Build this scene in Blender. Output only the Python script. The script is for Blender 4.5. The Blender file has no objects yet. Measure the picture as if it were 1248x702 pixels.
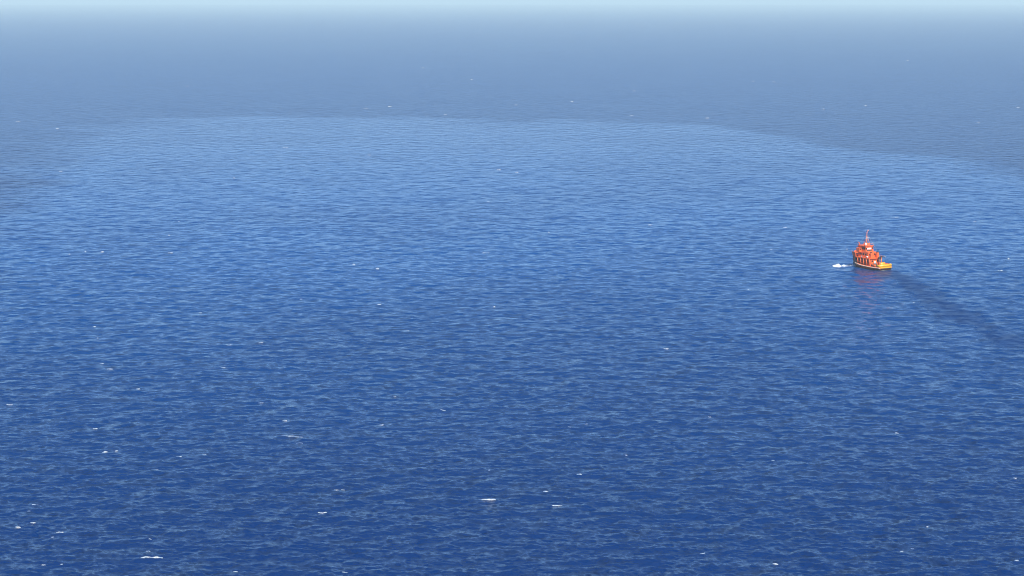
import bpy, bmesh, math, random
import numpy as np
from mathutils import Vector, Matrix

R = math.radians
scene = bpy.context.scene
COL = scene.collection

# ------------------------------------------------------------------ camera
CAM_H = 137.0                      # a high cliff above the sea
HFOV = R(24.0)
PITCH = R(6.835)
FPX = 624.0 / math.tan(HFOV / 2)   # focal length in pixels of the 1248-wide photograph
cam_data = bpy.data.cameras.new("camera")
cam = bpy.data.objects.new("camera", cam_data)
COL.objects.link(cam)
cam_data.sensor_fit = 'HORIZONTAL'
cam_data.angle = HFOV
cam_data.clip_start = 1.0
cam_data.clip_end = 200000.0
cam.location = (0, 0, CAM_H)
cam.rotation_euler = (math.pi / 2 - PITCH, 0, 0)
scene.camera = cam

# ------------------------------------------------------------------ light
SUN_EL = R(46.0)
SUN_AZ = R(166.0)                  # clockwise from +Y (the view direction): behind, to the right
to_sun = Vector((math.sin(SUN_AZ) * math.cos(SUN_EL), math.cos(SUN_AZ) * math.cos(SUN_EL), math.sin(SUN_EL)))

world = bpy.data.worlds.new("World")
scene.world = world
world.use_nodes = True
wn = world.node_tree.nodes
wl = world.node_tree.links
wn.clear()
sky = wn.new('ShaderNodeTexSky')
sky.sky_type = 'NISHITA'
sky.sun_disc = False
sky.sun_elevation = SUN_EL
sky.sun_rotation = SUN_AZ
sky.altitude = 100.0
sky.air_density = 0.65
sky.dust_density = 0.0
sky.ozone_density = 10.0
bg = wn.new('ShaderNodeBackground')
bg.inputs['Strength'].default_value = 0.096
wo = wn.new('ShaderNodeOutputWorld')
wl.new(sky.outputs['Color'], bg.inputs['Color'])
wl.new(bg.outputs['Background'], wo.inputs['Surface'])

sun_data = bpy.data.lights.new("sun", 'SUN')
sun_data.energy = 5.0
sun_data.angle = R(0.53)
sun_data.color = (1.0, 0.975, 0.95)
sun = bpy.data.objects.new("sun", sun_data)
COL.objects.link(sun)
sun.rotation_euler = to_sun.to_track_quat('Z', 'Y').to_euler()
sun.location = to_sun * 500

scene.view_settings.view_transform = 'Standard'
scene.view_settings.look = 'None'
scene.view_settings.gamma = 1.0
scene.view_settings.use_curve_mapping = False
scene.view_settings.exposure = 0.66
scene.render.engine = 'CYCLES'
scene.cycles.pixel_filter_type = 'BLACKMAN_HARRIS'
scene.cycles.filter_width = 1.05
scene.cycles.max_bounces = 6
scene.cycles.volume_bounces = 0


def ground(px, py, z=0.0):
    """World point at height z seen at a pixel of the photograph; used once to read positions off."""
    d = Vector(((px - 624) / FPX, (351 - py) / FPX, -1.0))
    d.rotate(cam.rotation_euler)
    t = (z - CAM_H) / d.z
    return Vector((d.x * t, d.y * t, z))


# ------------------------------------------------------------------ materials
def mat(name):
    m = bpy.data.materials.new(name)
    m.use_nodes = True
    nt = m.node_tree
    return m, nt, nt.nodes['Principled BSDF'], nt.nodes['Material Output']


def paint(name, col, rough=0.4, wear=0.25, scale=1.6, metallic=0.0):
    m, nt, p, out = mat(name)
    tc = nt.nodes.new('ShaderNodeTexCoord')
    n = nt.nodes.new('ShaderNodeTexNoise')
    n.inputs['Scale'].default_value = scale
    n.inputs['Detail'].default_value = 6
    nt.links.new(tc.outputs['Object'], n.inputs['Vector'])
    r = nt.nodes.new('ShaderNodeValToRGB')
    r.color_ramp.elements[0].position = 0.3
    r.color_ramp.elements[1].position = 0.7
    r.color_ramp.elements[0].color = (*[c * (1 - wear) for c in col], 1)
    r.color_ramp.elements[1].color = (*col, 1)
    nt.links.new(n.outputs['Fac'], r.inputs['Fac'])
    nt.links.new(r.outputs['Color'], p.inputs['Base Color'])
    p.inputs['Roughness'].default_value = rough
    p.inputs['Metallic'].default_value = metallic
    return m


M_ORANGE = paint('orange_paint', (0.88, 0.15, 0.03), 0.5, 0.4, 0.9)
M_DECK = paint('deck_red_paint', (0.62, 0.075, 0.03), 0.7)
M_YELLOW = paint('yellow_paint', (0.86, 0.42, 0.02))
M_WHITE = paint('white_paint', (0.80, 0.74, 0.68))
M_CREAM = paint('cream_rubber_strake', (0.72, 0.52, 0.38), 0.6)
M_DARK = paint('dark_paint_and_shade', (0.045, 0.055, 0.05), 0.5)  # real dark paint, also the painted shade on bow and house sides
M_GREY = paint('grey_steel', (0.20, 0.18, 0.18), 0.45)
M_GLASS = paint('dark_window_glass', (0.012, 0.018, 0.024), 0.06, 0.1)
M_RUBBER = paint('black_rubber', (0.02, 0.02, 0.02), 0.8)
M_MAST = paint('pale_orange_mast_paint', (0.74, 0.25, 0.17))


# ------------------------------------------------------------------ the sea: wave field
rng = np.random.default_rng(11)
NW = 110
lam = np.exp(np.linspace(math.log(0.85), math.log(20.0), NW)) * rng.uniform(0.94, 1.06, NW)
spread = np.interp(np.log(lam), [math.log(0.85), math.log(20)], [1.35, 0.75])
ang = rng.normal(0, 1, NW) * spread + R(-6)      # 0 = travelling along the view, crests across it
slope = np.interp(np.log(lam), [math.log(0.85), math.log(2.1), math.log(6), math.log(20)], [0.026, 0.037, 0.029, 0.0095])
amp = slope * lam / (2 * math.pi) * rng.uniform(0.6, 1.4, NW)
kx = 2 * math.pi / lam * np.sin(ang)
ky = 2 * math.pi / lam * np.cos(ang)
ph = rng.uniform(0, 2 * math.pi, NW)
f32 = np.float32


def wave_h(X, Y, spacing):
    """Height of the sea; waves the local grid is too coarse for are left to the material's ripples."""
    X = X.astype(np.float64); Y = Y.astype(np.float64)
    H = np.zeros(X.shape, f32)
    for i in range(NW):
        w = np.clip((lam[i] / spacing - 2.0) / 1.6, 0, 1)
        if not np.any(w > 0):
            continue
        a = ((kx[i] * X + ky[i] * Y + ph[i]) % (2 * math.pi)).astype(f32)
        s = np.sin(a)
        H += (amp[i] * w) * (s + (0.38 if ky[i] > 0 else -0.38) * np.sin(2 * a))   # steep fronts, gentle backs
    return H


# radii: rows spaced by about half a pixel of view angle, coarser near the foot of the cliff
def make_radii():
    r = [50.0]
    while r[-1] < 470:
        r.append(r[-1] * 1.018)
    step = 0.42 / (FPX * 1024 / 1248)
    dep = math.atan2(CAM_H, r[-1])
    while dep > R(0.13):
        dep -= step if dep > R(0.5) else step * 0.8
        r.append(CAM_H / math.tan(dep))
    r.append(60000.0)
    return np.array(r)


def make_azimuths():
    fine = np.linspace(-R(14.5), R(14.5), 900)
    side = np.linspace(R(15.0), math.pi, 60)
    return np.concatenate([-side[::-1], fine, side])


radii = make_radii()
azs = make_azimuths()
NR, NA = len(radii), len(azs)
spacing = np.gradient(radii)
RR = radii[:, None]
X = RR * np.sin(azs)[None, :]
Y = RR * np.cos(azs)[None, :]
SP = np.broadcast_to(spacing[:, None], X.shape).copy()
side_sp = RR * np.gradient(azs)[None, :] * 0.45
SP = np.maximum(SP, side_sp)
Z = wave_h(X, Y, SP)


def smooth(a, lo, hi):
    t = np.clip((a - lo) / (hi - lo), 0, 1)
    return t * t * (3 - 2 * t)


def vnoise(X, Y, size, seed):
    """Smooth value noise on the sea plane, feature size in metres."""
    g = np.random.default_rng(seed).random((256, 256))
    u = X / size; v = Y / size
    iu = np.floor(u).astype(int); iv = np.floor(v).astype(int)
    fu = u - iu; fv = v - iv
    fu = fu * fu * (3 - 2 * fu); fv = fv * fv * (3 - 2 * fv)
    a = g[iu % 256, iv % 256]; b = g[(iu + 1) % 256, iv % 256]
    c = g[iu % 256, (iv + 1) % 256]; d = g[(iu + 1) % 256, (iv + 1) % 256]
    return (a * (1 - fu) + b * fu) * (1 - fv) + (c * (1 - fu) + d * fu) * fv


# the pale stained patch of water: its far rim read off the photograph and fixed in the world
rim_px = [(-260, 395), (-120, 320), (0, 258), (60, 212), (110, 172), (170, 146), (260, 141), (420, 142.5), (620, 146.5),
          (800, 147), (870, 153), (930, 164), (1050, 183), (1248, 213), (1400, 240), (1600, 290)]
rim_soft = [0.35, 0.35, .28, .24, .2, .10, .035, .016, .016, .016, .018, .022, .035, .05, .08, .1]
rim = [ground(*p) for p in rim_px]
rim_az = np.array([math.atan2(p.x, p.y) for p in rim])
rim_r = np.array([math.hypot(p.x, p.y) for p in rim])
edge = np.exp(sum(np.interp(azs + R(o), rim_az, np.log(rim_r)) for o in np.linspace(-0.8, 0.8, 17)) / 17)[None, :]
soft = np.interp(azs, rim_az, rim_soft)[None, :]
wob = (vnoise(X, Y, 60, 3) - 0.5) * 0.035 + (vnoise(X, Y, 18, 4) - 0.5) * 0.01
wob = wob + (vnoise(X * 0.45, Y, 75, 6) - 0.5) * soft * 1.5 + (vnoise(X * 0.5, Y, 30, 7) - 0.5) * soft * 0.8
rel = np.log(RR / edge) + wob
patch = 1 - smooth(rel, -soft, soft)
patch *= 0.80 + 0.20 * smooth(vnoise(X, Y * 0.5, 70, 5), 0.25, 0.7)
calm = patch.copy()                # calmer water inside the rim
patch *= (smooth(RR, 520, 1400) * 0.9 + 0.1) * (1 - 0.65 * smooth(RR, 1300, 2900))

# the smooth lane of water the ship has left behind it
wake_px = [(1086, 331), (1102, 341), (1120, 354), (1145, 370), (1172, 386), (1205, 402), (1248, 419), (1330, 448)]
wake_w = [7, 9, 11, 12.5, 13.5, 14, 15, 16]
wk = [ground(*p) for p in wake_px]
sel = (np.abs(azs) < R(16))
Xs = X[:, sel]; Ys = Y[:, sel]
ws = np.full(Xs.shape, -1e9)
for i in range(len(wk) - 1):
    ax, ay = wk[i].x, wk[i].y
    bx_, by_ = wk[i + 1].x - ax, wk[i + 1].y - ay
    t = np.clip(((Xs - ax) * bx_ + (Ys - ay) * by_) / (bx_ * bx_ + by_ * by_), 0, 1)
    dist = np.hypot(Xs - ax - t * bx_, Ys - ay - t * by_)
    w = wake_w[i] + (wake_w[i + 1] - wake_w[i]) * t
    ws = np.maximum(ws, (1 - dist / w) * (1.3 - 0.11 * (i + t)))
# rougher water round the hull and toward the camera, its dark reflection painted in
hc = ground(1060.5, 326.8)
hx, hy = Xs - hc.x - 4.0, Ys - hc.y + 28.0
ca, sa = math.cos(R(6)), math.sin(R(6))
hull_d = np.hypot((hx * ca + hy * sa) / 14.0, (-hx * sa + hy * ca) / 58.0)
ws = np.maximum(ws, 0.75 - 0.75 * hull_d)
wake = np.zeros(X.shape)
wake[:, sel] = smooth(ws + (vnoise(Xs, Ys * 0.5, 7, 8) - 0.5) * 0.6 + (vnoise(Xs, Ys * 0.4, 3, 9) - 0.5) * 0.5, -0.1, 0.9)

verts = np.stack([X, Y, Z], axis=-1).reshape(-1, 3).astype(f32)
idx = np.arange(NR * NA, dtype=np.int32).reshape(NR, NA)
quads = np.stack([idx[:-1, :-1], idx[:-1, 1:], idx[1:, 1:], idx[1:, :-1]], axis=-1).reshape(-1, 4)[:, ::-1]
nq = len(quads)
me = bpy.data.meshes.new('sea')
me.vertices.add(len(verts)); me.vertices.foreach_set('co', verts.ravel())
me.loops.add(nq * 4); me.loops.foreach_set('vertex_index', np.ascontiguousarray(quads).ravel())
me.polygons.add(nq)
me.polygons.foreach_set('loop_start', np.arange(0, nq * 4, 4, dtype=np.int32))
me.polygons.foreach_set('use_smooth', np.ones(nq, dtype=bool))
me.update(calc_edges=True)
for nm, arr in (('stained_water', patch), ('track_and_reflection', wake), ('calm_water', calm)):
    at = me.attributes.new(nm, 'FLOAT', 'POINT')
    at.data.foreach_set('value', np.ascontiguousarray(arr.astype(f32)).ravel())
sea = bpy.data.objects.new('sea', me)
COL.objects.link(sea)
sea['kind'] = 'structure'
sea['label'] = 'deep blue open sea ruffled by small wind waves'

m, nt, p, out = mat('sea_water')
N, L = nt.nodes, nt.links
tc = N.new('ShaderNodeTexCoord')
a_st = N.new('ShaderNodeAttribute'); a_st.attribute_name = 'stained_water'
a_cm = N.new('ShaderNodeAttribute'); a_cm.attribute_name = 'calm_water'
a_wk = N.new('ShaderNodeAttribute'); a_wk.attribute_name = 'track_and_reflection'


def noise(sx, sy, scale, detail=3.0, rough=0.55, rot=0.0):
    mp = N.new('ShaderNodeMapping')
    mp.inputs['Scale'].default_value = (sx, sy, 1)
    mp.inputs['Rotation'].default_value = (0, 0, rot)
    L.new(tc.outputs['Object'], mp.inputs['Vector'])
    n = N.new('ShaderNodeTexNoise')
    n.inputs['Scale'].default_value = scale
    n.inputs['Detail'].default_value = detail
    n.inputs['Roughness'].default_value = rough
    L.new(mp.outputs['Vector'], n.inputs['Vector'])
    return n


def math_node(op, a, b=None):
    n = N.new('ShaderNodeMath'); n.operation = op
    for k, v in ((0, a), (1, b)):
        if v is None:
            continue
        if isinstance(v, (int, float)):
            n.inputs[k].default_value = v
        else:
            L.new(v, n.inputs[k])
    return n.outputs[0]


# ripples: chop of 8 m, 2.5 m and 0.7 m, long across the wind
n1 = noise(1.0, 1.0, 0.40, 2, 0.5, R(7))
n2 = noise(1.0, 1.0, 1.0, 3, 0.55, R(-9))
n3 = noise(1.2, 1.0, 0.15, 1.5, 0.5, R(4))
h = math_node('ADD', math_node('MULTIPLY', n1.outputs['Fac'], 0.65), math_node('MULTIPLY', n2.outputs['Fac'], 0.24))
h = math_node('ADD', h, math_node('MULTIPLY', n3.outputs['Fac'], 2.4))
n4 = noise(1.8, 1.0, 0.050, 1, 0.5, R(-5))
h = math_node('ADD', h, math_node('MULTIPLY', n4.outputs['Fac'], 7.0))
gust = noise(0.5, 1.0, 0.006, 3, 0.6, R(10))
gs = N.new('ShaderNodeMapRange')
gs.inputs['From Min'].default_value = 0.3; gs.inputs['From Max'].default_value = 0.7
gs.inputs['To Min'].default_value = 0.7; gs.inputs['To Max'].default_value = 1.0
L.new(gust.outputs['Fac'], gs.inputs['Value'])
strength = math_node('MULTIPLY', gs.outputs['Result'], math_node('SUBTRACT', 1.0, math_node('MULTIPLY', a_st.outputs['Fac'], 0.15)))
bump = N.new('ShaderNodeBump')
bump.inputs['Distance'].default_value = 1.0
L.new(strength, bump.inputs['Strength'])
L.new(h, bump.inputs['Height'])
L.new(bump.outputs['Normal'], p.inputs['Normal'])

mix = N.new('ShaderNodeMix'); mix.data_type = 'RGBA'
mix.inputs['A'].default_value = (0.0001, 0.0145, 0.076, 1)
mix.inputs['B'].default_value = (0.0003, 0.046, 0.170, 1)
L.new(a_st.outputs['Fac'], mix.inputs['Factor'])
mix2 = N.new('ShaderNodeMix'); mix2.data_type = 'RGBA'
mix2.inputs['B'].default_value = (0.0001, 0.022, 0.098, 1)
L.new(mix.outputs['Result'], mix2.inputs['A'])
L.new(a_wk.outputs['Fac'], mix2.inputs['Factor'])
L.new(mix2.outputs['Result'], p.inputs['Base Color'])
p.inputs['IOR'].default_value = 1.333
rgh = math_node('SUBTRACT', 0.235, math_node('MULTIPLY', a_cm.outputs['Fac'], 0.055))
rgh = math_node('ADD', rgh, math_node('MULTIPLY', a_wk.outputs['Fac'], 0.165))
L.new(rgh, p.inputs['Roughness'])
me.materials.append(m)

# ------------------------------------------------------------------ haze over the sea
HZ = 62000.0
bm = bmesh.new()
bmesh.ops.create_cube(bm, size=1.0)
for v in bm.verts:
    v.co = Vector((v.co.x * 2 * HZ, v.co.y * 2 * HZ, -4.0 if v.co.z < 0 else CAM_H + 12.0))
hm = bpy.data.meshes.new('haze'); bm.to_mesh(hm); bm.free()
haze = bpy.data.objects.new('haze', hm); COL.objects.link(haze)
haze['kind'] = 'stuff'
haze['label'] = 'pale blue sea haze thickening towards the horizon'
m, nt, p, out = mat('haze_air')
nt.nodes.remove(p)
pv = nt.nodes.new('ShaderNodeVolumePrincipled')
pv.inputs['Color'].default_value = (0.75, 0.97, 1.0, 1)
pv.inputs['Density'].default_value = 6.0e-5
pv.inputs['Anisotropy'].default_value = 0.0
nt.links.new(pv.outputs['Volume'], out.inputs['Volume'])
hm.materials.append(m)


# ------------------------------------------------------------------ helpers for built things
def link_mesh(name, bm, material, parent=None, smooth_it=False):
    bmesh.ops.recalc_face_normals(bm, faces=bm.faces)
    me = bpy.data.meshes.new(name)
    bm.to_mesh(me); bm.free()
    me.materials.append(material)
    if smooth_it:
        me.polygons.foreach_set('use_smooth', [True] * len(me.polygons))
    o = bpy.data.objects.new(name, me)
    COL.objects.link(o)
    if parent:
        o.parent = parent
    return o


def box(bm, x0, x1, y0, y1, z0, z1, taper=(0, 0, 0, 0), bevel=0.0):
    """Box; taper = inset of the top on the -x, +x, -y, +y side."""
    co = [(x0, y0, z0), (x1, y0, z0), (x1, y1, z0), (x0, y1, z0),
          (x0 + taper[0], y0 + taper[2], z1), (x1 - taper[1], y0 + taper[2], z1),
          (x1 - taper[1], y1 - taper[3], z1), (x0 + taper[0], y1 - taper[3], z1)]
    vs = [bm.verts.new(c) for c in co]
    fs = [bm.faces.new([vs[i] for i in f]) for f in
          ((3, 2, 1, 0), (4, 5, 6, 7), (0, 1, 5, 4), (1, 2, 6, 5), (2, 3, 7, 6), (3, 0, 4, 7))]
    if bevel:
        es = {e for f in fs for e in f.edges}
        bmesh.ops.bevel(bm, geom=list(es), offset=bevel, segments=2, affect='EDGES', profile=0.5)
    return bm


def tube(bm, pts, rads, seg=8):
    rings = []
    for i, pnt in enumerate(pts):
        pnt = Vector(pnt)
        a = Vector(pts[max(i - 1, 0)]); b = Vector(pts[min(i + 1, len(pts) - 1)])
        d = (b - a).normalized()
        u = d.orthogonal().normalized(); w = d.cross(u)
        r = rads[i] if isinstance(rads, (list, tuple)) else rads
        rings.append([bm.verts.new(pnt + u * math.cos(2 * math.pi * k / seg) * r + w * math.sin(2 * math.pi * k / seg) * r) for k in range(seg)])
    for r0, r1 in zip(rings, rings[1:]):
        # match ring phase so that the tube does not twist
        best = min(range(seg), key=lambda s: (r1[s].co - r0[0].co).length)
        r1[:] = r1[best:] + r1[:best]
        if (r1[1].co - r0[1].co).length > (r1[-1].co - r0[1].co).length:
            r1[:] = [r1[0]] + r1[1:][::-1]
        for k in range(seg):
            bm.faces.new((r0[k], r0[(k + 1) % seg], r1[(k + 1) % seg], r1[k]))
    bm.faces.new(rings[0][::-1]); bm.faces.new(rings[-1])
    return bm


def part_box(name, material, parent, *a, **k):
    return link_mesh(name, box(bmesh.new(), *a, **k), material, parent)


def part_tube(name, material, parent, pts, rads, seg=8):
    return link_mesh(name, tube(bmesh.new(), pts, rads, seg), material, parent, True)


# ------------------------------------------------------------------ the orange rescue ship  (+Y bow, +X starboard)
def half_beam(y):
    return float(np.interp(y, [-13, -12, -8, 0, 5, 8, 10.5, 12.3, 13.4, 14.2], [3.7, 3.95, 4.05, 4.1, 4.0, 3.6, 2.75, 1.7, 0.8, 0.12]))


def water_beam(y):
    return float(np.interp(y, [-13, -8, 0, 4, 8, 10.5, 12.3, 13.4, 14.2], [3.3, 3.7, 3.8, 3.5, 2.3, 1.2, 0.45, 0.12, 0.04]))


def sheer(y):
    return float(np.interp(y, [-13, -6, 2, 6, 9, 14.2], [1.9, 1.8, 2.1, 2.6, 3.1, 3.9]))


ship = bpy.data.objects.new('rescue_ship', None)
COL.objects.link(ship)
ship['label'] = 'orange rescue ship with tall mast and low yellow stern, steaming away'
ship['category'] = 'ship'

ys = [-13, -12, -10, -8, -6, -4, -2, 0, 2, 4, 5.5, 7, 8, 9, 10, 11, 12, 12.8, 13.4, 13.9, 14.2]


def hull_strip(bm, prof):
    """prof(y) -> list of (x, z) from keel to edge, port and starboard mirrored; closed at stern."""
    rows = []
    for y in ys:
        pr = prof(y)
        full = [(-x, z) for x, z in reversed(pr)] + pr[0 if pr[0][0] > 1e-6 else 1:]
        rows.append([bm.verts.new((x, y, z)) for x, z in full])
    for a, b in zip(rows, rows[1:]):
        for k in range(len(a) - 1):
            bm.faces.new((a[k], a[k + 1], b[k + 1], b[k]))
    bm.faces.new(rows[0])
    bm.faces.new(rows[-1][::-1])
    return rows


def lower(y):
    w = water_beam(y)
    wl = 0.32 + 0.25 * max(0, y - 6) / 8
    hb = half_beam(y)
    t = wl / sheer(y)
    return [(0.0, -1.9), (w * 0.75, -1.5), (w, -0.2), (w + (hb - w) * t * 0.8, wl)]


def upper(y):
    w = water_beam(y); hb = half_beam(y); wl = 0.32 + 0.25 * max(0, y - 6) / 8
    t = wl / sheer(y)
    return [(w + (hb - w) * t * 0.8, wl), (w + (hb - w) * 0.72, wl + (sheer(y) - wl) * 0.6), (hb, sheer(y))]


bm = bmesh.new(); rows = hull_strip(bm, lower)
for a, b in zip(rows, rows[1:]):
    bm.faces.new((a[0], b[0], b[-1], a[-1]))
link_mesh('bottom_hull', bm, M_DARK, ship, True)


def open_strip(bm, prof, side, y0, y1, thick=0.0):
    rows = []
    for y in [v for v in ys if y0 <= v <= y1]:
        rows.append([bm.verts.new((side * x, y, z)) for x, z in prof(y)])
    for a, b in zip(rows, rows[1:]):
        for k in range(len(a) - 1):
            bm.faces.new((a[k], a[k + 1], b[k + 1], b[k]))
    return rows


bm = bmesh.new()
for s in (-1, 1):
    open_strip(bm, upper, s, -13, 8)
pr = upper(-13)
vs = [bm.verts.new((-x, -13, z)) for x, z in reversed(pr)] + [bm.verts.new((x, -13, z)) for x, z in pr]
bm.faces.new(vs)
bmesh.ops.remove_doubles(bm, verts=bm.verts, dist=0.002)
hull = link_mesh('hull', bm, M_ORANGE, ship, True)
sm = hull.modifiers.new('plate', 'SOLIDIFY'); sm.thickness = 0.06

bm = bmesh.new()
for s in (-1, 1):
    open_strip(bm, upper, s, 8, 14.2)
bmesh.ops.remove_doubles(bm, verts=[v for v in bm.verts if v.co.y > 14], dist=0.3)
bow_hull = link_mesh('bow_hull', bm, M_DARK, ship, True)  # bow plates coloured dark in place of shade on the hull
bow_hull['label'] = 'bow plating painted dark for shade'
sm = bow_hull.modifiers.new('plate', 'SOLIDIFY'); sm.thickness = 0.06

# main deck
bm = bmesh.new()
rows = [[bm.verts.new((s * (half_beam(y) - 0.05), y, sheer(y) - 0.06)) for s in (-1, 1)] for y in ys]
for a, b in zip(rows, rows[1:]):
    bm.faces.new((a[0], a[1], b[1], b[0]))
link_mesh('main_deck', bm, M_DECK, ship)

# rubbing strake, a fender along each side and round the stern
for s in (-1, 1):
    part_tube('rubbing_strake', M_CREAM, ship, [(s * (half_beam(y) + 0.06), y, sheer(y) - 0.45) for y in ys if y < 9], 0.22)
part_tube('stern_fender', M_RUBBER, ship, [(x, -13.12, 1.0) for x in (-3.4, -1.5, 1.5, 3.4)], 0.22)


# bulwarks: high red forecastle, low yellow one round the stern
def bulwark(name, material, y0, y1, height, flare, close_stern=False, sides=(-1, 1)):
    bm = bmesh.new()

    def prof(y):
        hh = height(y)
        return [(half_beam(y) + 0.02, sheer(y) - 0.02), (half_beam(y) + flare(y), sheer(y) + hh)]
    for s in sides:
        open_strip(bm, prof, s, y0, y1)
    if close_stern:
        pr = prof(-13)
        vs = [bm.verts.new((-pr[0][0], -13, pr[0][1])), bm.verts.new((pr[0][0], -13, pr[0][1])),
              bm.verts.new((pr[1][0], -13.1, pr[1][1])), bm.verts.new((-pr[1][0], -13.1, pr[1][1]))]
        bm.faces.new(vs)
    bmesh.ops.remove_doubles(bm, verts=bm.verts, dist=0.12)
    o = link_mesh(name, bm, material, ship, True)
    md = o.modifiers.new('plate', 'SOLIDIFY'); md.thickness = 0.1
    return o


bulwark('stern_bulwark', M_YELLOW, -13, -10, lambda y: 1.25, lambda y: 0.05, True)
for s in (-1, 1):
    bulwark('side_bulwark', M_ORANGE, -10, -6, lambda y: 1.2, lambda y: 0.05, sides=(s,))
# transom plate, yellow, on the stern face
part_box('transom_plate', M_YELLOW, ship, -3.45, 3.45, -13.10, -13.03, 1.35, 1.95)

# forecastle: side with its shade painted dark under a high red bow deck
bm = bmesh.new()
fy = [7, 8, 9, 10, 11, 12, 12.8, 13.4, 13.9]
rows = [[bm.verts.new((s * (half_beam(y) + 0.0), y, z)) for s, z in ((-1, sheer(y)), (-1, 5.6), (1, 5.6), (1, sheer(y)))] for y in fy]
for a, b in zip(rows, rows[1:]):
    for k in range(3):
        bm.faces.new((a[k], a[k + 1], b[k + 1], b[k]))
bm.faces.new(rows[0]); bm.faces.new(rows[-1][::-1])
link_mesh('forecastle', bm, M_DARK, ship)
bm = bmesh.new()
rows = [[bm.verts.new((s * (half_beam(y) + e), y + (0.25 if y > 13 else 0), z)) for s, e, z in
         ((-1, 0.12, 5.6), (-1, 0.5, 7.9), (-1, 0.35, 7.9), (-1, 0.1, 6.9), (1, 0.1, 6.9), (1, 0.35, 7.9), (1, 0.5, 7.9), (1, 0.12, 5.6))] for y in fy]
for a, b in zip(rows, rows[1:]):
    for k in range(7):
        bm.faces.new((a[k], a[k + 1], b[k + 1], b[k]))
bm.faces.new(rows[0]); bm.faces.new(rows[-1][::-1])
link_mesh('bow_bulwark', bm, M_ORANGE, ship)
for s in (-1, 1):
    for y in (8.2, 10.6):
        x = half_beam(y) + 0.06
        part_tube('bow_frame', M_ORANGE, ship, [(s * x, y, sheer(y)), (s * (x + 0.08), y, 5.6)], 0.11, 6)

# side deck: boat deck slab carried on pillars
part_box('boat_deck', M_ORANGE, ship, -4.1, 4.1, -4.6, 7.0, 5.35, 5.75)
for s in (-1, 1):
    for y in (-4.3, -1.9, 0.5, 2.9, 5.3):
        part_tube('pillar', M_ORANGE, ship, [(s * 3.88, y, sheer(y) - 0.05), (s * 3.88, y, 5.36)], 0.26, 10)
    part_tube('deck_rail', M_ORANGE, ship, [(s * 3.95, y, sheer(y) + 1.0) for y in (-6, -3, 0, 3, 6.9)], 0.05, 6)

# deck house with doors and ports
dh = part_box('deck_house', M_ORANGE, ship, -2.9, 2.9, -4.0, 7.0, 1.9, 5.36)
for s in (-1, 1):
    for y in (-2.6, 1.2, 4.4):
        part_box('window', M_GLASS, dh, s * 2.9 - 0.03, s * 2.9 + 0.03, y, y + 1.1, 3.7, 4.6)
    d = part_box('door', M_DARK, dh, s * 2.9 - 0.04, s * 2.9 + 0.04, -0.6, 0.3, 2.1, 4.1)
    part_box('window', M_GLASS, dh, s * 1.7 - 0.45, s * 1.7 + 0.45, -4.05, -3.99, 3.6, 4.5)
d = part_box('door', M_WHITE, dh, -0.45, 0.45, -4.06, -3.98, 2.0, 4.1)
part_box('handle', M_GREY, d, 0.25, 0.37, -4.12, -4.05, 3.0, 3.08)

# upper house
uh = part_box('upper_house', M_ORANGE, ship, -2.8, 2.8, -1.8, 6.6, 5.75, 8.5, taper=(0.1, 0.1, 0.15, 0.3))
for x in (-1.6, 1.6):
    part_box('window', M_GLASS, uh, x - 0.45, x + 0.45, -1.80, -1.70, 6.9, 7.7)
part_box('door', M_DECK, uh, -0.45, 0.45, -1.86, -1.74, 5.8, 7.8)
for s in (-1, 1):
    for y in (-0.6, 1.4, 3.4):
        part_box('window', M_GLASS, uh, s * 2.74 - 0.06, s * 2.74 + 0.06, y, y + 1.1, 6.9, 7.75)
    # bridge wings
    w = part_box('bridge_wing', M_ORANGE, ship, *sorted((s * 2.7, s * 4.0)), 3.6, 6.4, 8.2, 10.4, bevel=0.1)
    part_box('window', M_GLASS, w, *sorted((s * 3.0, s * 3.8)), 3.55, 3.62, 9.4, 10.1)

# wheelhouse
wh = part_box('wheelhouse', M_ORANGE, ship, -2.5, 2.5, 0.4, 6.8, 8.5, 11.3, taper=(0.25, 0.25, 0.15, -0.35))
part_box('roof', M_ORANGE, wh, -2.6, 2.6, 0.3, 7.3, 11.3, 11.55)
part_box('white_panel', M_WHITE, wh, -1.55, 1.1, 0.36, 0.50, 9.7, 10.5)
for x in (-1.95, 1.7):
    part_box('window', M_GLASS, wh, x - 0.32, x + 0.32, 0.40, 0.54, 9.7, 10.6)
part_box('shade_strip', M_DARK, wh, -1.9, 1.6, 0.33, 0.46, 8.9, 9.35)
for s in (-1, 1):
    for y in (1.0, 2.5):
        part_box('window', M_GLASS, wh, s * 2.37 - 0.08, s * 2.37 + 0.08, y, y + 1.1, 9.7, 10.7)
for x in (-1.6, -0.5, 0.6, 1.7):
    part_box('window', M_GLASS, wh, x - 0.45, x + 0.45, 6.95, 7.09, 9.7, 10.7)

# searchlight house and mast
mh = part_box('mast_house', M_ORANGE, ship, -1.3, 1.3, 1.6, 4.4, 11.55, 12.7, taper=(0.3, 0.3, 0.3, 0.3))
mast = part_tube('mast', M_MAST, ship, [(0, 3.0, 12.6), (0, 2.85, 15.5), (0.15, 2.7, 18.2), (0.55, 2.3, 19.4)], [0.38, 0.26, 0.17, 0.10])
for s in (-1, 1):
    part_tube('strut', M_MAST, mast, [(s * 1.25, 1.9, 12.3), (0, 2.75, 16.6)], [0.16, 0.10], 6)
part_tube('strut', M_MAST, mast, [(0, 4.6, 12.3), (0, 2.85, 16.0)], [0.16, 0.10], 6)
for z, w in ((14.4, 1.2), (16.3, 0.8), (18.0, 0.6)):
    part_tube('yard', M_MAST, mast, [(-w, 2.75, z), (w, 2.75, z)], 0.09, 6)
part_box('radar_scanner', M_WHITE, mast, -1.1, 1.1, 2.05, 2.35, 15.25, 15.5)
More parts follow.
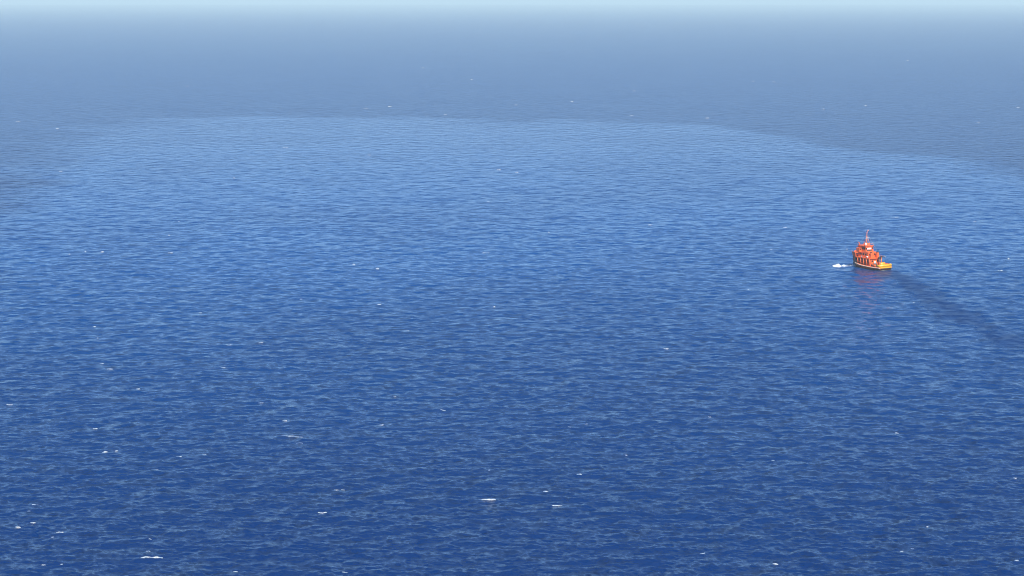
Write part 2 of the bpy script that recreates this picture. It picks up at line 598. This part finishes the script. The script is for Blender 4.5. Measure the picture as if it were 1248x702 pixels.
part_tube('antenna', M_GREY, mast, [(-0.6, 2.75, 18.0), (-0.6, 2.75, 19.8)], 0.04, 5)
part_box('top_lamp', M_MAST, mast, 0.25, 0.85, 2.0, 2.6, 19.0, 19.5, bevel=0.05)

# funnels
for s in (-1, 1):
    f = part_box('funnel', M_ORANGE, ship, s * 2.0 - 0.6, s * 2.0 + 0.6, -4.2, -2.5, 5.75, 8.3, taper=(0.1, 0.1, 0.1, 0.4), bevel=0.12)
    part_box('funnel_cap', M_RUBBER, f, s * 2.0 - 0.45, s * 2.0 + 0.45, -4.0, -3.0, 8.3, 8.65)

# deck crane over the working deck
cr = part_tube('crane', M_GREY, ship, [(1.7, -5.6, 1.8), (1.7, -5.6, 5.4), (1.7, -5.7, 6.4)], [0.42, 0.38, 0.3], 10)
part_tube('jib', M_GREY, cr, [(1.7, -5.6, 6.2), (2.6, -8.3, 6.9), (2.9, -9.2, 6.3)], [0.30, 0.24, 0.2], 8)
part_tube('ram', M_DARK, cr, [(1.8, -5.8, 4.6), (2.3, -7.4, 6.5)], 0.12, 6)
part_box('crane_cab', M_DARK, cr, 1.1, 2.3, -6.1, -5.2, 5.2, 6.2, bevel=0.08)

# gear on the after deck: boom reel, winch, rescue boat
reel = part_tube('boom_reel', M_YELLOW, ship, [(-1.4, -9.6, 2.9), (1.4, -9.6, 2.9)], 0.95, 16)
for s in (-1, 1):
    part_tube('reel_flange', M_ORANGE, reel, [(s * 1.4, -9.6, 2.9), (s * 1.55, -9.6, 2.9)], 1.15, 16)
wn_ = part_box('winch', M_RUBBER, ship, -2.6, -0.8, -6.9, -5.6, 1.75, 3.0, bevel=0.1)
part_tube('drum', M_GREY, wn_, [(-2.4, -6.3, 3.0), (-1.0, -6.3, 3.0)], 0.5, 12)
for s in (-1, 1):
    part_tube('bollard', M_YELLOW, ship, [(s * 3.2, -12.3, 1.8), (s * 3.2, -12.3, 3.3)], [0.2, 0.24], 10)
    part_tube('liferaft_canister', M_WHITE, ship, [(s * 3.5, -2.6, 6.25), (s * 3.5, -1.4, 6.25)], 0.42, 12)
    part_tube('boat_deck_rail', M_ORANGE, ship, [(s * 4.0, -4.5, 6.75), (s * 4.0, 6.9, 6.75)], 0.06, 6)
    for y in (-4.5, -2.2, 0.1, 2.4, 4.7, 6.9):
        part_tube('stanchion', M_ORANGE, ship, [(s * 4.0, y, 5.7), (s * 4.0, y, 6.75)], 0.05, 6)

for s in (-1, 1):
    for y in (-3.4, -1.0, 1.4, 3.8):
        part_box('side_shade_panel', M_DARK, dh, *sorted((s * 2.88, s * 2.93)), y, y + 1.3, 2.3, 5.1)  # dark panels: shade between the pillars painted onto the house wall
    part_tube('stay', M_GREY, mast, [(s * 3.6, -4.0, 6.0), (0.1, 2.7, 17.8)], 0.05, 5)
    part_tube('fire_monitor', M_ORANGE, ship, [(s * 1.7, 6.6, 11.5), (s * 1.7, 6.6, 12.5), (s * 1.9, 7.6, 13.0)], [0.22, 0.2, 0.14], 8)
    part_tube('roof_rail', M_MAST, wh, [(s * 2.5, 0.4, 12.3), (s * 2.5, 7.0, 12.3)], 0.06, 6)
    for y in (0.5, 2.6, 4.8, 6.9):
        part_tube('rail_post', M_MAST, wh, [(s * 2.5, y, 11.5), (s * 2.5, y, 12.3)], 0.05, 6)
    part_tube('lifebuoy', M_WHITE, ship, [(s * 4.15, 1.6, 6.2), (s * 4.22, 1.6, 6.2)], 0.38, 14)
part_tube('stay', M_GREY, mast, [(0, 13.2, 7.6), (0.1, 2.8, 17.8)], 0.05, 5)
part_tube('satellite_dome', M_WHITE, ship, [(-1.5, 1.6, 11.5), (-1.5, 1.6, 12.2), (-1.5, 1.6, 12.8), (-1.5, 1.6, 13.1)], [0.3, 0.5, 0.42, 0.15], 12)
part_tube('exhaust_pipe', M_RUBBER, ship, [(2.3, -3.4, 8.5), (2.35, -3.6, 9.6)], 0.18, 8)
part_tube('stern_light_post', M_GREY, ship, [(0.2, -12.7, 1.9), (0.2, -12.7, 4.4)], 0.07, 6)

HEAD = R(29.0)
sp = ground(1060.5, 326.8)
ship.location = (sp.x, sp.y, 0.0)
ship.rotation_euler = (0, R(-1.5), HEAD)


# ------------------------------------------------------------------ foam on the water
def foam_material(name, thin, thick):
    m, nt, p, out = mat(name)
    tcf = nt.nodes.new('ShaderNodeTexCoord')
    nf = nt.nodes.new('ShaderNodeTexNoise')
    nf.inputs['Scale'].default_value = 2.2
    nf.inputs['Detail'].default_value = 6
    nt.links.new(tcf.outputs['Object'], nf.inputs['Vector'])
    rf = nt.nodes.new('ShaderNodeValToRGB')
    rf.color_ramp.elements[0].position = 0.36; rf.color_ramp.elements[0].color = (*thin, 1)
    rf.color_ramp.elements[1].position = 0.62; rf.color_ramp.elements[1].color = (*thick, 1)
    nt.links.new(nf.outputs['Fac'], rf.inputs['Fac'])
    nt.links.new(rf.outputs['Color'], p.inputs['Base Color'])
    p.inputs['Roughness'].default_value = 0.9
    return m


M_FOAM = foam_material('sea_foam', (0.10, 0.18, 0.28), (0.46, 0.45, 0.41))
M_WASH = foam_material('fresh_wash_foam', (0.35, 0.42, 0.50), (0.80, 0.80, 0.78))
M_THIN = foam_material('thin_sea_foam', (0.03, 0.09, 0.20), (0.24, 0.27, 0.29))


def foam(name, px, py, width_px, seed, height=0.3, depth=None, rise=0.0, tilt=0.12, material=None):
    """A ragged ridge of foam riding the wave surface: width from the photograph, depth and height in metres."""
    rnd = np.random.default_rng(seed)
    c = ground(px, py)
    scale = math.hypot(c.x, c.y) / FPX
    Wd = max(width_px * scale * 0.8, 0.6)
    D = depth if depth else 0.35 + 0.14 * Wd
    nu, nv = max(8, int(Wd / 0.35)), 7
    if nu > 40:
        nu = 40
    bm = bmesh.new()
    ragged = max(4, nu // 2)
    mod = np.interp(np.linspace(0, 1, nu + 1), np.linspace(0, 1, max(4, nu // 2)), rnd.uniform(0.0, 1.0, ragged) ** 1.5 + 0.08)
    sway = np.cumsum(rnd.normal(0, 0.10, nu + 1)); sway -= np.linspace(sway[0], sway[-1], nu + 1)
    us = np.linspace(-1, 1, nu + 1)
    prof = np.sqrt(np.clip(1 - us ** 2, 0.02, 1)) * mod
    sl = math.tan(tilt) * rnd.uniform(-0.7, 1.0)
    grid = []
    lx = us * Wd / 2
    for j in range(nv + 1):
        v = -1 + 2 * j / nv
        yy = v * D / 2 * (0.35 + 0.65 * prof) + sway + lx * sl * 2.2
        dome = (1 - v * v) * prof * height * rnd.uniform(0.6, 1.2, nu + 1)
        grid.append((yy, dome))
    wxs = c.x + lx
    vs = []
    for yy, dome in grid:
        wy = c.y + yy
        spc = np.full(wxs.shape, float(np.interp(math.hypot(c.x, c.y), radii, spacing)))
        hz = wave_h(wxs, wy, spc)
        vs.append([bm.verts.new((lx[i], yy[i], hz[i] + dome[i] + 0.06 + rise)) for i in range(nu + 1)])
    for a, b in zip(vs, vs[1:]):
        for k in range(nu):
            bm.faces.new((a[k], a[k + 1], b[k + 1], b[k]))
    # skirt down into the water so that the foam has body
    edge_loop = [vs[0][k] for k in range(nu + 1)] + [vs[j][nu] for j in range(1, nv + 1)] + [vs[nv][k] for k in range(nu - 1, -1, -1)] + [vs[j][0] for j in range(nv - 1, 0, -1)]
    low = [bm.verts.new((v.co.x, v.co.y, v.co.z - 0.35)) for v in edge_loop]
    n = len(edge_loop)
    for k in range(n):
        bm.faces.new((edge_loop[k], edge_loop[(k + 1) % n], low[(k + 1) % n], low[k]))
    o = link_mesh(name, bm, material or M_FOAM, None, True)
    o.location = (c.x, c.y, 0)
    return o


GROUP = 'whitecaps scattered over the sea'
named = [
    (185, 680, 34, 'long bright streak of white foam near the bottom edge, biggest whitecap', 0.5),
    (180.5, 672, 7, 'faint puff of foam just above the biggest whitecap', 0.3),
    (182, 658, 7, 'bright white foam blob a little way above the biggest whitecap', 0.55),
    (594, 610, 27, 'broken white foam streak low in the middle of the picture', 0.35),
    (679, 616, 16, 'thin white foam line beside the broken streak low in the middle', 0.3),
    (352, 532, 44, 'long faint slanting foam crest in the lower left of the picture', 0.12),
    (365, 541, 10, 'short foam dash under the long faint slanting crest', 0.25),
    (393, 625, 14, 'white foam dash low down between left edge and middle', 0.35),
    (12, 493, 10, 'bright white foam blob close to the left picture edge', 0.5),
    (128, 551, 8, 'bright round foam blob in the lower left quarter', 0.55),
    (22, 642, 8, 'bright foam blob in the bottom left corner', 0.5),
    (73, 649, 11, 'flat white foam dash in the bottom left corner', 0.35),
    (592, 308, 12, 'pale foam streak in mid-sea, upper centre of the picture', 0.45),
    (1091, 265, 12, 'pale foam streak above the orange ship', 0.35),
    (1219, 330, 7, 'bright foam blob near the right edge level with the ship', 0.7),
    (208, 308, 7, 'bright foam blob alone in the pale water on the left', 0.7),
    (945, 687, 9, 'white foam dash near the bottom edge right of centre', 0.35),
    (812, 425, 8, 'white foam blob right of centre below the ship\'s level', 0.5),
]
for i, (x, y, w, lab, hgt) in enumerate(named):
    o = foam('whitecap', x, y, w, 100 + i, hgt * (0.65 if y > 440 else 1.0), material=M_THIN if 'faint' in lab or 'pale' in lab else M_FOAM)
    o['label'] = lab; o['category'] = 'whitecap'; o['group'] = GROUP

small = [(74, 209, 4), (285, 217, 2.5), (124, 307, 6), (84, 310, 4), (104, 307, 3), (206, 287, 3), (244, 381, 5), (115, 398, 5), (119, 412, 3),
         (279, 421, 7), (318, 418, 7), (218, 270, 2.5), (367, 365, 4), (608, 207, 5), (630, 210, 4), (595, 246, 4), (669, 283, 3),
         (431, 322, 5), (460, 328, 5), (462, 371, 7), (602, 374, 4), (496, 403, 8), (793, 274, 7), (957, 277, 6), (940, 304, 3), (912, 353, 3),
         (951, 335, 4), (1229, 315, 3), (1188, 270, 4), (1113, 369, 4), (1032, 304, 3), (124, 443, 6), (134, 450, 9), (168, 474, 6), (116, 523, 7),
         (142, 549, 5), (218, 557, 8), (249, 554, 6), (190, 573, 8), (318, 491, 8), (347, 513, 7), (272, 448, 8), (410, 597, 8), (43, 616, 10),
         (35, 623, 5), (40, 638, 8), (64, 654, 5), (481, 483, 5), (540, 500, 8), (465, 518, 6), (694, 521, 5), (714, 517, 6), (763, 555, 4),
         (706, 579, 8), (596, 574, 3), (665, 599, 8), (418, 596, 6), (865, 508, 5), (942, 561, 5), (1093, 527, 6), (1237, 583, 5), (856, 674, 8),
         (1098, 671, 7), (1112, 668, 5), (1239, 683, 6), (1130, 642, 3), (228, 105, 3.5), (70, 157, 4), (22, 148, 5), (348, 180, 6), (516, 83, 5),
         (575, 97, 3), (475, 130, 5), (446, 132, 6), (629, 128, 4), (697, 124, 4), (543, 140, 4), (773, 111, 4), (770, 141, 4), (1106, 74, 4),
         (1192, 149, 4), (1241, 131, 4), (1055, 129, 3), (862, 144, 5), (918, 99, 4), (943, 100, 4), (1003, 133, 4), (450, 189, 4),
         (53, 688, 6), (287, 696, 7), (75, 688, 4), (420, 697, 9)]
ORD = ['first', 'second', 'third', 'fourth', 'fifth', 'sixth', 'seventh', 'eighth', 'ninth', 'tenth', 'eleventh', 'twelfth', 'thirteenth',
       'fourteenth', 'fifteenth', 'sixteenth', 'seventeenth', 'eighteenth', 'nineteenth', 'twentieth']
BANDS = [(115, 'nearest the horizon'), (165, 'around the far rim of the pale water'), (240, 'in the far pale water'), (300, 'just beyond the ship'),
         (345, 'level with the ship'), (405, 'a little nearer than the ship'), (460, 'across the middle of the sea'), (525, 'below the middle of the sea'),
         (580, 'in the lower sea'), (628, 'in the near sea'), (720, 'along the bottom edge')]
for k, (hi, place) in enumerate(BANDS):
    lo = BANDS[k - 1][0] if k else 0
    row = sorted(q for q in small if lo <= q[1] < hi)
    for j, (x, y, w) in enumerate(row):
        far = math.hypot(*ground(x, y).xy) / 1000
        near_thin = (j + k) % 3 == 0 and far < 1.2
        o = foam('whitecap', x, y, w * (1.25 if far > 1.5 else 1.0), 300 + 20 * k + j, 0.05 + (0.24 if far > 1.2 else 0.15) * far,
                 material=M_THIN if near_thin else M_FOAM)
        o['label'] = '%s tiny foam fleck from the left %s' % (ORD[j], place)
        o['category'] = 'whitecap'; o['group'] = GROUP

# wash thrown up by the ship
o = foam('bow_wash', 1026.0, 324.2, 28, 903, 1.3, depth=9.0, material=M_WASH)
o['label'] = 'long bright white wash of foam on the water ahead of the orange ship'
o['category'] = 'wash'
o = foam('bow_splash', 1041.0, 324.2, 10, 902, 1.2, depth=5.0, material=M_WASH)
o['label'] = 'small white splash of foam against the orange ship\'s bow'
o['category'] = 'splash'
